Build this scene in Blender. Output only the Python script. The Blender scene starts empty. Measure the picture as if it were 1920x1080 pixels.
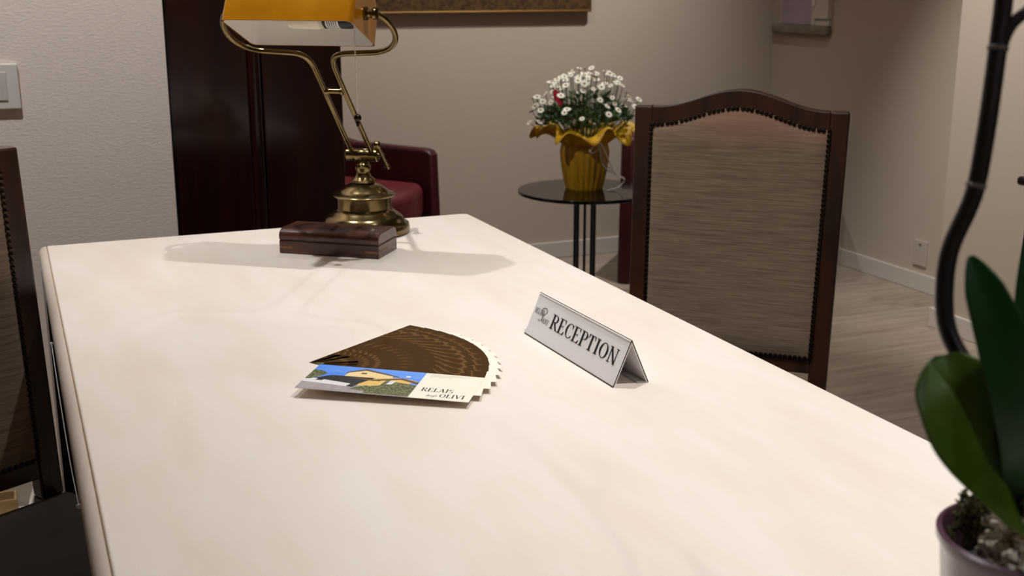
import bpy, bmesh, math, random
from mathutils import Vector, Matrix
R = math.radians
PI = math.pi
random.seed(7)
sc = bpy.context.scene
col = sc.collection

# ------------------------------------------------------------------ camera, world, exposure
CAMZ = 1.22
cam_d = bpy.data.cameras.new('camera')
cam = bpy.data.objects.new('camera', cam_d)
col.objects.link(cam)
cam.location = (0, 0, CAMZ)
cam.rotation_euler = (R(90 - 14.383), 0, R(-22.707))
cam_d.sensor_width = 36
cam_d.lens = 42.19
cam_d.clip_start = 0.05
cam_d.dof.use_dof = True
cam_d.dof.focus_distance = 1.5
cam_d.dof.aperture_fstop = 11
sc.camera = cam

world = bpy.data.worlds.new('world')
sc.world = world
world.use_nodes = True
world.node_tree.nodes['Background'].inputs[0].default_value = (0.9, 0.85, 0.8, 1)
world.node_tree.nodes['Background'].inputs[1].default_value = 0.02

sc.view_settings.view_transform = 'Standard'
sc.view_settings.look = 'None'
sc.view_settings.exposure = 0.10
sc.view_settings.gamma = 1
sc.view_settings.use_curve_mapping = False

# ceiling downlights and added fill lamps: x, y, watts, cone degrees, aim point (built further down with their fixtures)
LAMP_COL = (0.97, 1.0, 1.01)
DOWNLIGHTS_AND_FILLS = [
    (0.72, 1.60, 72, 96, (0.98, 1.25, 0.77)),
    (-0.12, 2.13, 96, 112, (0.06, 2.84, 1.00)),
    (1.15, 0.75, 96, 66, (1.00, 0.90, 0.77)),
    (2.40, 3.75, 130, 110, (1.60, 4.83, 1.0)),
    (2.10, 2.70, 190, 48, (3.03, 2.98, 1.12)),  # unseen spot added to brighten the projecting right wall
    (1.20, 3.60, 46, 130, None),  # unseen lamp added as fill for the back of the room
    (0.50, -1.00, 40, 130, None),  # unseen lamp added behind the camera as fill
]

# ------------------------------------------------------------------ materials
def lin(c):
    o = []
    for v in c[:3]:
        v = v / 255.0
        o.append(v / 12.92 if v <= 0.04045 else ((v + 0.055) / 1.055) ** 2.4)
    return (o[0], o[1], o[2], 1.0)

def mat(name, c, rough=0.5, metal=0.0, c2=None, nscale=(1, 1, 1), nsize=5.0, detail=4.0, ramp=(0.35, 0.65),
        bump=0.0, bsize=60.0, bscale=(1, 1, 1), coat=0.0, trans=0.0, ior=1.45, spec=0.5, objrand=0.0, emit=None, estr=0.0,
        sheen=0.0, alpha=1.0, sss=0.0, coord='Object', bdist=0.002):
    m = bpy.data.materials.new(name)
    m.use_nodes = True
    nt = m.node_tree
    N, L = nt.nodes, nt.links
    b = N['Principled BSDF']
    b.inputs['Base Color'].default_value = lin(c)
    b.inputs['Roughness'].default_value = rough
    b.inputs['Metallic'].default_value = metal
    b.inputs['IOR'].default_value = ior
    b.inputs['Specular IOR Level'].default_value = spec
    b.inputs['Coat Weight'].default_value = coat
    b.inputs['Coat Roughness'].default_value = 0.08
    b.inputs['Transmission Weight'].default_value = trans
    b.inputs['Sheen Weight'].default_value = sheen
    b.inputs['Alpha'].default_value = alpha
    if sss:
        b.inputs['Subsurface Weight'].default_value = sss
        b.inputs['Subsurface Radius'].default_value = (0.01, 0.01, 0.005)
    if emit:
        b.inputs['Emission Color'].default_value = lin(emit)
        b.inputs['Emission Strength'].default_value = estr
    tc = None
    if c2 or bump or objrand:
        tc = N.new('ShaderNodeTexCoord')
    if c2:
        mp = N.new('ShaderNodeMapping')
        mp.inputs['Scale'].default_value = nscale
        L.new(tc.outputs[coord], mp.inputs['Vector'])
        src = mp.outputs['Vector']
        if objrand:
            oi = N.new('ShaderNodeObjectInfo')
            ad = N.new('ShaderNodeVectorMath'); ad.operation = 'MULTIPLY_ADD'
            cb = N.new('ShaderNodeCombineXYZ')
            for i in range(3):
                L.new(oi.outputs['Random'], cb.inputs[i])
            L.new(cb.outputs[0], ad.inputs[0]); ad.inputs[1].default_value = (37, 61, 23)
            L.new(src, ad.inputs[2])
            src = ad.outputs[0]
        nz = N.new('ShaderNodeTexNoise')
        nz.inputs['Scale'].default_value = nsize
        nz.inputs['Detail'].default_value = detail
        nz.inputs['Roughness'].default_value = 0.6
        L.new(src, nz.inputs['Vector'])
        rp = N.new('ShaderNodeValToRGB')
        rp.color_ramp.elements[0].position = ramp[0]
        rp.color_ramp.elements[1].position = ramp[1]
        rp.color_ramp.elements[0].color = lin(c)
        rp.color_ramp.elements[1].color = lin(c2)
        L.new(nz.outputs['Fac'], rp.inputs['Fac'])
        out = rp.outputs['Color']
        if objrand:
            hs = N.new('ShaderNodeHueSaturation')
            mr = N.new('ShaderNodeMapRange')
            mr.inputs['To Min'].default_value = 1 - objrand
            mr.inputs['To Max'].default_value = 1 + objrand
            L.new(oi.outputs['Random'], mr.inputs['Value'])
            L.new(mr.outputs['Result'], hs.inputs['Value'])
            L.new(out, hs.inputs['Color'])
            out = hs.outputs['Color']
        L.new(out, b.inputs['Base Color'])
    if bump:
        mp2 = N.new('ShaderNodeMapping')
        mp2.inputs['Scale'].default_value = bscale
        L.new(tc.outputs[coord], mp2.inputs['Vector'])
        n2 = N.new('ShaderNodeTexNoise')
        n2.inputs['Scale'].default_value = bsize
        n2.inputs['Detail'].default_value = 5
        L.new(mp2.outputs['Vector'], n2.inputs['Vector'])
        bp = N.new('ShaderNodeBump')
        bp.inputs['Strength'].default_value = bump
        bp.inputs['Distance'].default_value = bdist
        L.new(n2.outputs['Fac'], bp.inputs['Height'])
        L.new(bp.outputs['Normal'], b.inputs['Normal'])
    return m

M = {}
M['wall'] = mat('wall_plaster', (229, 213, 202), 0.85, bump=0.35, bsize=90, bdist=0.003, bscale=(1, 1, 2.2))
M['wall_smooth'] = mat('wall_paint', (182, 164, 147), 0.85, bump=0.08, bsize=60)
M['ceiling'] = mat('ceiling_paint', (225, 220, 212), 0.9)
M['base'] = mat('skirting_paint', (196, 184, 171), 0.45)
M['plank'] = mat('oak_plank', (134, 117, 101), 0.5, c2=(168, 150, 133), nscale=(1.2, 14, 14), nsize=2.2, detail=6,
                 ramp=(0.3, 0.7), objrand=0.09, bump=0.12, bsize=8, bscale=(2, 30, 30))
M['joint'] = mat('floor_joint', (70, 60, 52), 0.8)
M['desk'] = mat('whitewashed_wood', (233, 220, 209), 0.38, c2=(226, 207, 191), nscale=(7, 1.6, 4), nsize=2.4, detail=7,
                ramp=(0.36, 0.80), bump=0.05, bsize=40, bscale=(6, 0.8, 1), spec=0.35)
M['desk_edge'] = mat('whitewashed_edge', (208, 192, 178), 0.4, c2=(190, 172, 158), nscale=(6, 1, 6), nsize=3)
M['walnut'] = mat('walnut', (70, 40, 24), 0.34, c2=(38, 21, 13), nscale=(9, 9, 1.2), nsize=2.5, detail=6, coat=0.25)
M['fabric'] = mat('striated_velvet', (136, 113, 90), 0.85, c2=(98, 78, 58), nscale=(5, 5, 150), nsize=2.4, detail=8,
                  ramp=(0.38, 0.68), sheen=0.35, bump=0.25, bsize=30, bscale=(2, 2, 40), bdist=0.0012)
M['bronze'] = mat('nail_bronze', (58, 47, 36), 0.3, metal=1.0)
M['shaded_seat_hide'] = mat('shaded_seat_hide', (44, 31, 22), 0.7, c2=(34, 24, 17), nsize=9, bump=0.1, spec=0.25)  # shade under the desk is put into this dark seat colour
M['brass'] = mat('antique_brass', (140, 122, 84), 0.2, metal=1.0, c2=(100, 86, 54), nsize=14, ramp=(0.35, 0.7))
M['amber'] = mat('amber_glass', (188, 126, 12), 0.14, c2=(172, 108, 8), nsize=12, coat=0.15, sss=0.1)
M['opal'] = mat('opal_liner', (250, 246, 240), 0.35, sss=0.2)
M['bulb'] = mat('bulb_glass', (238, 230, 208), 0.25, sss=0.2)
M['black'] = mat('black_plastic', (16, 16, 17), 0.4)
M['print'] = mat('black_ink', (14, 12, 12), 0.5)
M['ink_grey'] = mat('grey_ink', (96, 86, 80), 0.6)
M['ink_pale'] = mat('pale_ink', (190, 178, 160), 0.6)
M['white_label'] = mat('white_label', (225, 222, 216), 0.5)
M['cord'] = mat('white_cord', (226, 216, 204), 0.6)
M['mahog'] = mat('dark_mahogany', (44, 15, 10), 0.22, c2=(24, 8, 6), nscale=(14, 14, 0.9), nsize=2.4, detail=6, coat=0.25)
M['box_wood'] = mat('rosewood', (94, 52, 36), 0.3, c2=(48, 24, 16), nscale=(3, 18, 18), nsize=3.0, detail=6, coat=0.3)
M['box_line'] = mat('rosewood_dark', (38, 18, 12), 0.4)
M['inlay'] = mat('worn_inlay', (150, 112, 82), 0.45, metal=0.2, c2=(110, 76, 54), nsize=220)
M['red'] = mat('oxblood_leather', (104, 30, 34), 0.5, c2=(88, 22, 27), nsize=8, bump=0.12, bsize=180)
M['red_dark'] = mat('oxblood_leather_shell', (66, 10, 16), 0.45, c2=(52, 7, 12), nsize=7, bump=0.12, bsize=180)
M['smoke'] = mat('smoked_glass', (10, 9, 9), 0.05, spec=0.3)
M['steel_black'] = mat('black_steel', (10, 9, 9), 0.35)
M['cream'] = mat('leaflet_cream', (240, 230, 212), 0.45)
M['acrylic_paper'] = mat('sign_paper', (250, 246, 245), 0.22, coat=0.35)
M['acrylic'] = mat('clear_acrylic', (205, 200, 198), 0.12, trans=0.35, coat=0.4)
M['acrylic_edge'] = mat('acrylic_edge', (72, 58, 54), 0.25)
M['sky'] = mat('print_sky', (58, 120, 226), 0.35, c2=(120, 170, 240), nscale=(1, 30, 1), nsize=1.2)
M['ochre'] = mat('print_ochre', (226, 186, 104), 0.35)
M['ochre_pale'] = mat('print_pale_ochre', (236, 208, 150), 0.35)
M['eave'] = mat('print_eave', (104, 74, 44), 0.35)
M['shade_print'] = mat('print_dark', (34, 30, 32), 0.35)
M['wall_print'] = mat('print_wall', (226, 220, 218), 0.35)
M['drive_print'] = mat('print_drive', (176, 164, 162), 0.35, c2=(150, 138, 138), nscale=(20, 4, 1), nsize=3)
M['shrub_print'] = mat('print_shrub', (48, 48, 28), 0.4, c2=(142, 142, 92), nscale=(1, 1, 1), nsize=420, detail=3, ramp=(0.4, 0.66))
M['leaf_orchid'] = mat('orchid_leaf', (88, 114, 28), 0.42, c2=(58, 84, 16), nsize=14, sss=0.06, spec=0.3)
M['leaf_dark'] = mat('orchid_leaf_dark', (30, 80, 30), 0.42, c2=(20, 60, 20), nsize=12, spec=0.3)
M['stem'] = mat('orchid_stem', (34, 26, 26), 0.45, c2=(22, 18, 16), nsize=20)
M['node'] = mat('stem_node', (112, 98, 92), 0.6)
M['aubergine'] = mat('aubergine_glaze', (96, 66, 78), 0.18, c2=(78, 50, 62), nsize=6, coat=0.5)
M['soil'] = mat('bark_soil', (30, 22, 18), 0.9, c2=(52, 40, 30), nsize=80, bump=0.6, bsize=90, bdist=0.004)
M['lichen'] = mat('white_lichen', (236, 228, 214), 0.9, c2=(190, 178, 160), nsize=120)
M['moss'] = mat('green_moss', (104, 96, 58), 0.9, c2=(58, 54, 30), nsize=150)
M['paper_y'] = mat('yellow_wrap', (214, 164, 12), 0.55, c2=(186, 134, 4), nsize=18, sss=0.1)
M['wrap_y'] = mat('yellow_wrap_pleated', (198, 152, 30), 0.5, c2=(156, 114, 20), nscale=(1, 1, 0.2), nsize=40)
M['ribbon'] = mat('white_ribbon', (228, 220, 214), 0.5)
M['foliage'] = mat('daisy_foliage', (70, 92, 44), 0.6, c2=(40, 62, 28), nsize=40)
M['petal'] = mat('daisy_petal', (222, 214, 196), 0.6)
M['eye'] = mat('daisy_eye', (150, 112, 30), 0.7)
M['pink'] = mat('pink_card', (196, 38, 66), 0.5)
M['gilt'] = mat('gilt_frame', (104, 76, 46), 0.42, metal=0.35, c2=(66, 48, 32), nsize=60, bump=0.4, bsize=120, bdist=0.003)
M['gilt_line'] = mat('gilt_fillet', (176, 134, 76), 0.3, metal=0.8)
M['canvas'] = mat('picture_canvas', (120, 104, 82), 0.8, c2=(70, 66, 58), nsize=5)
M['stone'] = mat('sill_stone', (136, 122, 104), 0.6, c2=(116, 102, 86), nsize=20)
M['pane'] = mat('dim_pane', (176, 156, 168), 0.35, c2=(164, 146, 156), nsize=3)
M['plastic'] = mat('white_plastic', (214, 206, 198), 0.35)
M['plastic2'] = mat('white_plastic_panel', (200, 192, 188), 0.3)
M['dark_cab'] = mat('ebonised_wood', (30, 15, 10), 0.35, c2=(18, 9, 6), nsize=12)
M['pine'] = mat('pine_board', (178, 146, 104), 0.6, c2=(150, 118, 78), nscale=(2, 20, 20), nsize=3)
M['cream_board'] = mat('cream_board', (236, 224, 200), 0.5)
M['chrome'] = mat('bright_steel', (220, 216, 210), 0.12, metal=1.0)
M['trim_white'] = mat('lamp_trim', (220, 218, 214), 0.4)
M['lens'] = mat('lamp_lens', (255, 240, 220), 0.4, emit=(255, 232, 205), estr=30)

# worn reddish bloom along the top of the velvet (cloth discolouration with its own ragged edge)
def worn_velvet(m):
    nt = m.node_tree; N, L = nt.nodes, nt.links
    b = N['Principled BSDF']; src = b.inputs['Base Color'].links[0].from_socket
    tc = N.new('ShaderNodeTexCoord'); sx = N.new('ShaderNodeSeparateXYZ'); L.new(tc.outputs['Object'], sx.inputs[0])
    nz = N.new('ShaderNodeTexNoise'); nz.inputs['Scale'].default_value = 9; nz.inputs['Detail'].default_value = 4
    L.new(tc.outputs['Object'], nz.inputs['Vector'])
    ma = N.new('ShaderNodeMath'); ma.operation = 'MULTIPLY_ADD'; L.new(nz.outputs['Fac'], ma.inputs[0]); ma.inputs[1].default_value = 0.14
    L.new(sx.outputs['Z'], ma.inputs[2])
    mr = N.new('ShaderNodeMapRange'); mr.interpolation_type = 'SMOOTHSTEP'
    mr.inputs['From Min'].default_value = 0.955; mr.inputs['From Max'].default_value = 1.04; mr.inputs['To Max'].default_value = 0.6
    L.new(ma.outputs[0], mr.inputs['Value'])
    mx = N.new('ShaderNodeMix'); mx.data_type = 'RGBA'
    L.new(mr.outputs['Result'], mx.inputs[0]); L.new(src, mx.inputs[6]); mx.inputs[7].default_value = lin((146, 104, 86))
    L.new(mx.outputs[2], b.inputs['Base Color'])
worn_velvet(M['fabric'])

# printed brown leaflet with fine golden tracery (flat print)
def brown_print():
    m = bpy.data.materials.new('leaflet_brown_print'); m.use_nodes = True
    nt = m.node_tree; N, L = nt.nodes, nt.links
    b = N['Principled BSDF']; b.inputs['Roughness'].default_value = 0.6; b.inputs['Specular IOR Level'].default_value = 0.08
    tc = N.new('ShaderNodeTexCoord')
    wv = N.new('ShaderNodeTexWave'); wv.wave_type = 'RINGS'; wv.rings_direction = 'SPHERICAL'
    wv.inputs['Scale'].default_value = 16; wv.inputs['Distortion'].default_value = 9
    wv.inputs['Detail'].default_value = 2; wv.inputs['Detail Scale'].default_value = 2.5
    L.new(tc.outputs['Object'], wv.inputs['Vector'])
    rp = N.new('ShaderNodeValToRGB')
    e = rp.color_ramp.elements
    e[0].position = 0.72; e[0].color = lin((66, 42, 13))
    e[1].position = 0.98; e[1].color = lin((102, 72, 34))
    L.new(wv.outputs['Color'], rp.inputs['Fac'])
    L.new(rp.outputs['Color'], b.inputs['Base Color'])
    return m
M['brown'] = brown_print()

# ------------------------------------------------------------------ mesh helpers
class MB:
    def __init__(s):
        s.v = []; s.f = []; s.mi = []
    def add(s, vs, fs, mi=0):
        o = len(s.v)
        s.v += [tuple(p) for p in vs]
        for f in fs:
            s.f.append([i + o for i in f]); s.mi.append(mi)
        return s
    def box(s, a, b, mi=0, mtx=None):
        x0, y0, z0 = a; x1, y1, z1 = b
        vs = [Vector(p) for p in ((x0, y0, z0), (x1, y0, z0), (x1, y1, z0), (x0, y1, z0),
                                  (x0, y0, z1), (x1, y0, z1), (x1, y1, z1), (x0, y1, z1))]
        if mtx: vs = [mtx @ p for p in vs]
        return s.add(vs, [(3, 2, 1, 0), (4, 5, 6, 7), (0, 1, 5, 4), (1, 2, 6, 5), (2, 3, 7, 6), (3, 0, 4, 7)], mi)
    def lathe(s, prof, n=48, c=(0, 0, 0), mi=0, mtx=None, cap=True):
        vs = []; fs = []
        for r, z in prof:
            for i in range(n):
                a = 2 * PI * i / n
                vs.append(Vector((c[0] + r * math.cos(a), c[1] + r * math.sin(a), c[2] + z)))
        k = len(prof)
        for j in range(k - 1):
            for i in range(n):
                i2 = (i + 1) % n
                fs.append((j * n + i, j * n + i2, (j + 1) * n + i2, (j + 1) * n + i))
        if cap:
            fs.append(tuple(range(n - 1, -1, -1)))
            fs.append(tuple((k - 1) * n + i for i in range(n)))
        if mtx: vs = [mtx @ p for p in vs]
        return s.add(vs, fs, mi)
    def tube(s, pts, r, n=10, mi=0, flat=None):
        pts = [Vector(p) for p in pts]
        rs = r if isinstance(r, (list, tuple)) else [r] * len(pts)
        vs = []; fs = []
        up = None
        for i, p in enumerate(pts):
            t = (pts[min(i + 1, len(pts) - 1)] - pts[max(i - 1, 0)]).normalized()
            if up is None:
                up = Vector((0, 0, 1)) if abs(t.z) < 0.9 else Vector((1, 0, 0))
            up = (up - t * up.dot(t)).normalized()
            sd = t.cross(up)
            for k in range(n):
                a = 2 * PI * k / n
                fa = flat if flat else 1.0
                vs.append(p + (sd * math.cos(a) + up * math.sin(a) * fa) * rs[i])
        for j in range(len(pts) - 1):
            for k in range(n):
                k2 = (k + 1) % n
                fs.append((j * n + k, j * n + k2, (j + 1) * n + k2, (j + 1) * n + k))
        fs.append(tuple(range(n - 1, -1, -1)))
        fs.append(tuple((len(pts) - 1) * n + k for k in range(n)))
        return s.add(vs, fs, mi)
    def ball(s, c, r, n=12, m=8, mi=0, sc3=(1, 1, 1)):
        vs = []; fs = []
        for j in range(1, m):
            t = PI * j / m
            for i in range(n):
                a = 2 * PI * i / n
                vs.append((c[0] + r * sc3[0] * math.sin(t) * math.cos(a), c[1] + r * sc3[1] * math.sin(t) * math.sin(a), c[2] + r * sc3[2] * math.cos(t)))
        vs.append((c[0], c[1], c[2] + r * sc3[2])); vs.append((c[0], c[1], c[2] - r * sc3[2]))
        T = (m - 1) * n
        for j in range(m - 2):
            for i in range(n):
                i2 = (i + 1) % n
                fs.append((j * n + i, (j + 1) * n + i, (j + 1) * n + i2, j * n + i2))
        for i in range(n):
            i2 = (i + 1) % n
            fs.append((T, i, i2)); fs.append((T + 1, (m - 2) * n + i2, (m - 2) * n + i))
        return s.add(vs, fs, mi)
    def prism(s, poly, z0, z1, mi=0, mtx=None, axes='xy'):
        n = len(poly)
        def P(p, h):
            if axes == 'xy': q = Vector((p[0], p[1], h))
            elif axes == 'xz': q = Vector((p[0], h, p[1]))
            else: q = Vector((h, p[0], p[1]))
            return mtx @ q if mtx else q
        vs = [P(p, z0) for p in poly] + [P(p, z1) for p in poly]
        fs = [tuple(range(n - 1, -1, -1)), tuple(range(n, 2 * n))]
        fs += [(i, (i + 1) % n, n + (i + 1) % n, n + i) for i in range(n)]
        return s.add(vs, fs, mi)
    def build(s, name, mats, parent=None, smooth=False, bevel=0.0, seg=2, angle=35):
        me = bpy.data.meshes.new(name)
        me.from_pydata(s.v, [], s.f)
        if not isinstance(mats, (list, tuple)): mats = [mats]
        for m in mats: me.materials.append(M[m] if isinstance(m, str) else m)
        me.polygons.foreach_set('material_index', s.mi)
        bm = bmesh.new(); bm.from_mesh(me)
        bmesh.ops.recalc_face_normals(bm, faces=bm.faces)
        bm.to_mesh(me); bm.free()
        if smooth:
            me.polygons.foreach_set('use_smooth', [True] * len(me.polygons))
            me.set_sharp_from_angle(angle=R(angle))
        me.update()
        o = bpy.data.objects.new(name, me)
        col.objects.link(o)
        if parent: o.parent = parent
        if bevel:
            md = o.modifiers.new('bevel', 'BEVEL'); md.width = bevel; md.segments = seg
            md.limit_method = 'ANGLE'; md.angle_limit = R(40)
        return o

def empty(name, loc=(0, 0, 0), rz=0.0):
    o = bpy.data.objects.new(name, None)
    o.empty_display_size = 0.1
    o.location = loc; o.rotation_euler = (0, 0, rz)
    col.objects.link(o)
    return o

def tag(o, label=None, cat=None, group=None, kind=None):
    if label: o['label'] = label
    if cat: o['category'] = cat
    if group: o['group'] = group
    if kind: o['kind'] = kind
    return o

def spline(pts, n=8):
    P = [Vector(p) for p in pts]
    out = []
    for i in range(len(P) - 1):
        p0 = P[max(i - 1, 0)]; p1 = P[i]; p2 = P[i + 1]; p3 = P[min(i + 2, len(P) - 1)]
        for k in range(n):
            t = k / n
            out.append(0.5 * ((2 * p1) + (p2 - p0) * t + (2 * p0 - 5 * p1 + 4 * p2 - p3) * t * t + (3 * p1 - p0 - 3 * p2 + p3) * t ** 3))
    out.append(P[-1])
    return out

# ------------------------------------------------------------------ the room
X0, X1, Y0, Y1, ZC = -2.6, 3.35, -2.0, 4.83, 2.7
WLY = 2.90      # plane of the nearer wall on the left
fl = MB().box((X0 - .1, Y0 - .1, -0.06), (X1 + .1, Y1 + .1, -0.012)).build('floor', 'joint')
tag(fl, 'grey-beige oak plank floor of the room', kind='structure')
PW, PL = 0.19, 1.30
pm = MB().box((0.0007, 0.0007, -0.012), (PL - 0.0007, PW - 0.0007, 0.0)).build('plank', 'plank', bevel=0.0012, seg=1)
pm.parent = fl
first = True
row = 0
y = Y0
while y < Y1 - 0.01:
    off = -((row * 0.47) % 1.0) * PL
    x = X0 + off
    while x < X1:
        xa, xb = max(x, X0), min(x + PL, X1)
        if xb - xa > 0.03:
            o = pm if first else pm.copy()
            if not first:
                col.objects.link(o)
            first = False
            o.parent = fl
            o.location = (xa, y, 0)
            o.scale = ((xb - xa) / PL, min(PW, Y1 - y) / PW, 1)
        x += PL
    y += PW
    row += 1

def wall(name, a, b, m='wall_smooth', label=None):
    return tag(MB().box(a, b).build(name, m), label, kind='structure')
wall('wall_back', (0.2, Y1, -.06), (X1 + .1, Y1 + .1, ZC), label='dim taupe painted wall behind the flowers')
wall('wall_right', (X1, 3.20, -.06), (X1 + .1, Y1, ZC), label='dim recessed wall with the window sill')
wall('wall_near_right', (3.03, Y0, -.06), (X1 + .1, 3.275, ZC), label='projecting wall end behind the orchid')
wall('wall_left', (X0, WLY, -.06), (0.349, WLY + 0.12, ZC), 'wall', label='lighter textured plaster wall with the switch')
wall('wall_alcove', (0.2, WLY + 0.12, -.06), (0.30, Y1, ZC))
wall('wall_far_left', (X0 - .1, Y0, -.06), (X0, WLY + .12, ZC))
wall('wall_front', (X0 - .1, Y0 - .1, -.06), (X1 + .1, Y0, ZC))
tag(MB().box((X0 - .1, Y0 - .1, ZC), (X1 + .1, Y1 + .1, ZC + .1)).build('ceiling', 'ceiling'), kind='structure')

def skirt(name, a, b):
    return tag(MB().box(a, b).build(name, 'base', bevel=0.003), kind='structure')
skirt('baseboard_back', (0.30, Y1 - .014, 0), (X1, Y1, .074))
skirt('baseboard_right', (X1 - .014, 3.275, 0), (X1, Y1 - .014, .072))
skirt('baseboard_near_right', (3.016, Y0, 0), (3.03, 3.289, .072))
skirt('baseboard_near_right_end', (3.03, 3.275, 0), (X1 - .014, 3.289, .072))
skirt('baseboard_left', (X0, WLY - .014, 0), (0.349, WLY, .072))

# window with stone sill on the right wall, close to the corner
win = empty('window_1', (X1, 4.6, 1.025)); tag(win, 'small window above a rounded stone sill near the room corner', kind='structure')
def wpart(name, a, b, m, bevel=.003, seg=2):
    o = MB().box(a, b).build(name, m, win, bevel=bevel, seg=seg)
    return o
wpart('window_sill', (-.034, -.21, -.042), (0, .205, 0), 'stone', .012, 3)
wpart('pane', (-.006, -.08, 0), (0, .165, .95), 'pane')
wpart('window_frame', (-.020, -.105, 0), (0, -.08, .95), 'base')
sh = wpart('shutter', (-.028, -.205, .03), (0, -.108, .95), 'base')
h = MB().box((-.036, -.118, .085), (-.026, -.100, .17)).build('hinge', 'plastic', sh, bevel=.002)
wpart('shutter_track', (-.020, -.205, .0), (0, -.108, .026), 'base')

# ------------------------------------------------------------------ ceiling downlights and added fill lamps
names = ['round ceiling downlight above the middle of the desk', 'round ceiling downlight above the left end of the desk near the wall',
         'tilted ceiling downlight above the orchid', 'tilted ceiling downlight in front of the picture',
         'added unseen wash lamp facing the projecting right wall', 'added unseen fill lamp between the cabinet and side table',
         'added unseen fill lamp behind the near end of the desk']
for (lx, ly, w, cone, aim), nm in zip(DOWNLIGHTS_AND_FILLS, names):
    e = tag(empty('downlight_or_fill', (lx, ly, ZC)), nm, 'downlight', 'ceiling downlights')
    MB().lathe([(.050, 0), (.050, -.006), (.034, -.010), (.030, -.004), (.030, 0)], 32, cap=False).build('trim_ring', 'trim_white', e, True)
    MB().lathe([(.030, -.001), (.030, -.003)], 24).build('lens', 'lens', e)
    ld = bpy.data.lights.new('downlight_or_fill_lamp', 'SPOT')
    ld.energy = w; ld.color = LAMP_COL; ld.spot_size = R(cone); ld.spot_blend = 0.9; ld.shadow_soft_size = 0.022
    lo = bpy.data.objects.new('downlight_or_fill_lamp', ld); col.objects.link(lo)
    lo.parent = e; lo.location = (0, 0, -0.035)
    if aim:
        lo.rotation_euler = (Vector(aim) - Vector((lx, ly, ZC - .035))).to_track_quat('-Z', 'Y').to_euler()

# ------------------------------------------------------------------ desk
TZ = 0.77
DX0, DX1, DY0, DY1 = 0.027, 0.826, 0.20, 2.207
desk = tag(empty('desk', (0.42, 1.2, 0)), 'long whitewashed wooden reception desk with rounded edge bar', 'desk')
def dpart(mb, name, m, **k):
    mb.v = [(a - 0.42, b - 1.2, c) for a, b, c in mb.v]
    return mb.build(name, m, desk, **k)
rc = 0.014
poly = [(DX0 + .0145, DY0), (DX1 - rc, DY0)]
for i in range(1, 7): a = -PI / 2 + i * PI / 12; poly.append((DX1 - rc + rc * math.cos(a), DY0 + rc + rc * math.sin(a)))
for i in range(0, 7): a = i * PI / 12; poly.append((DX1 - rc + rc * math.cos(a), DY1 - rc + rc * math.sin(a)))
poly += [(DX0 + .0145, DY1)]
dpart(MB().prism(poly, TZ - .028, TZ), 'tabletop', 'desk', bevel=.0025, seg=3)
def nosing(y0, y1):
    n = 14; pr = []
    for i in range(n + 1):
        a = PI / 2 + PI * i / n
        pr.append((DX0 + .0125 + .0125 * math.cos(a), TZ - .0135 + .0125 * math.sin(a)))
    pr += [(DX0 + .0135, TZ - .026), (DX0 + .0135, TZ - .001)]
    dpart(MB().prism(pr, y0, y1, axes='xz'), 'edge_bar', 'desk_edge', smooth=True, bevel=.0012)
nosing(1.7190, DY1)
nosing(DY0, 1.7175)
dpart(MB().box((DX0 + .0135, DY0, TZ - .026), (DX0 + .0150, DY1, TZ - .0035)), 'edge_groove', 'pine')
dpart(MB().box((.09, DY0 + .07, TZ - .10), (.76, DY0 + .09, TZ - .028)), 'apron', 'desk_edge', bevel=.002)
dpart(MB().box((.0272, DY1 - .085, .10), (.80, DY1 - .065, TZ - .028)), 'added_dark_panel', 'walnut', bevel=.002)  # dark panel added to keep the space under the desk black
dpart(MB().box((.0272, 1.915, .10), (.0445, DY1 - .0855, TZ - .028)), 'added_dark_return', 'walnut', bevel=.001)  # dark strip added to close the bright slit beside the chair post
for lx in (.07, .73):
    for ly in (DY0 + .04, DY1 - .140):
        dpart(MB().box((lx, ly, 0), (lx + .05, ly + .05, TZ - .028)), 'leg', 'desk_edge', bevel=.004)

# silver cord under the left edge of the desk
cd = tag(empty('beaded_cord', (0.022, 1.5, 0.70)), 'thin silver cord with bead ends hanging below the left desk edge', 'cord')
pts = spline([(.0250, 1.656, .7485), (.0252, 1.56, .735), (.0260, 1.45, .716), (.0272, 1.33, .701), (.0295, 1.236, .6905)], 6)
MB().tube([(p.x - .022, p.y - 1.5, p.z - .70) for p in pts], .0006, 8).build('strand', 'trim_white', cd, True)
MB().ball((pts[0].x - .022, pts[0].y - 1.5, pts[0].z - .70), .0024).build('bead', 'trim_white', cd, True)
MB().ball((pts[-1].x - .022, pts[-1].y - 1.5, pts[-1].z - .70), .0030).build('bead', 'trim_white', cd, True)

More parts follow.
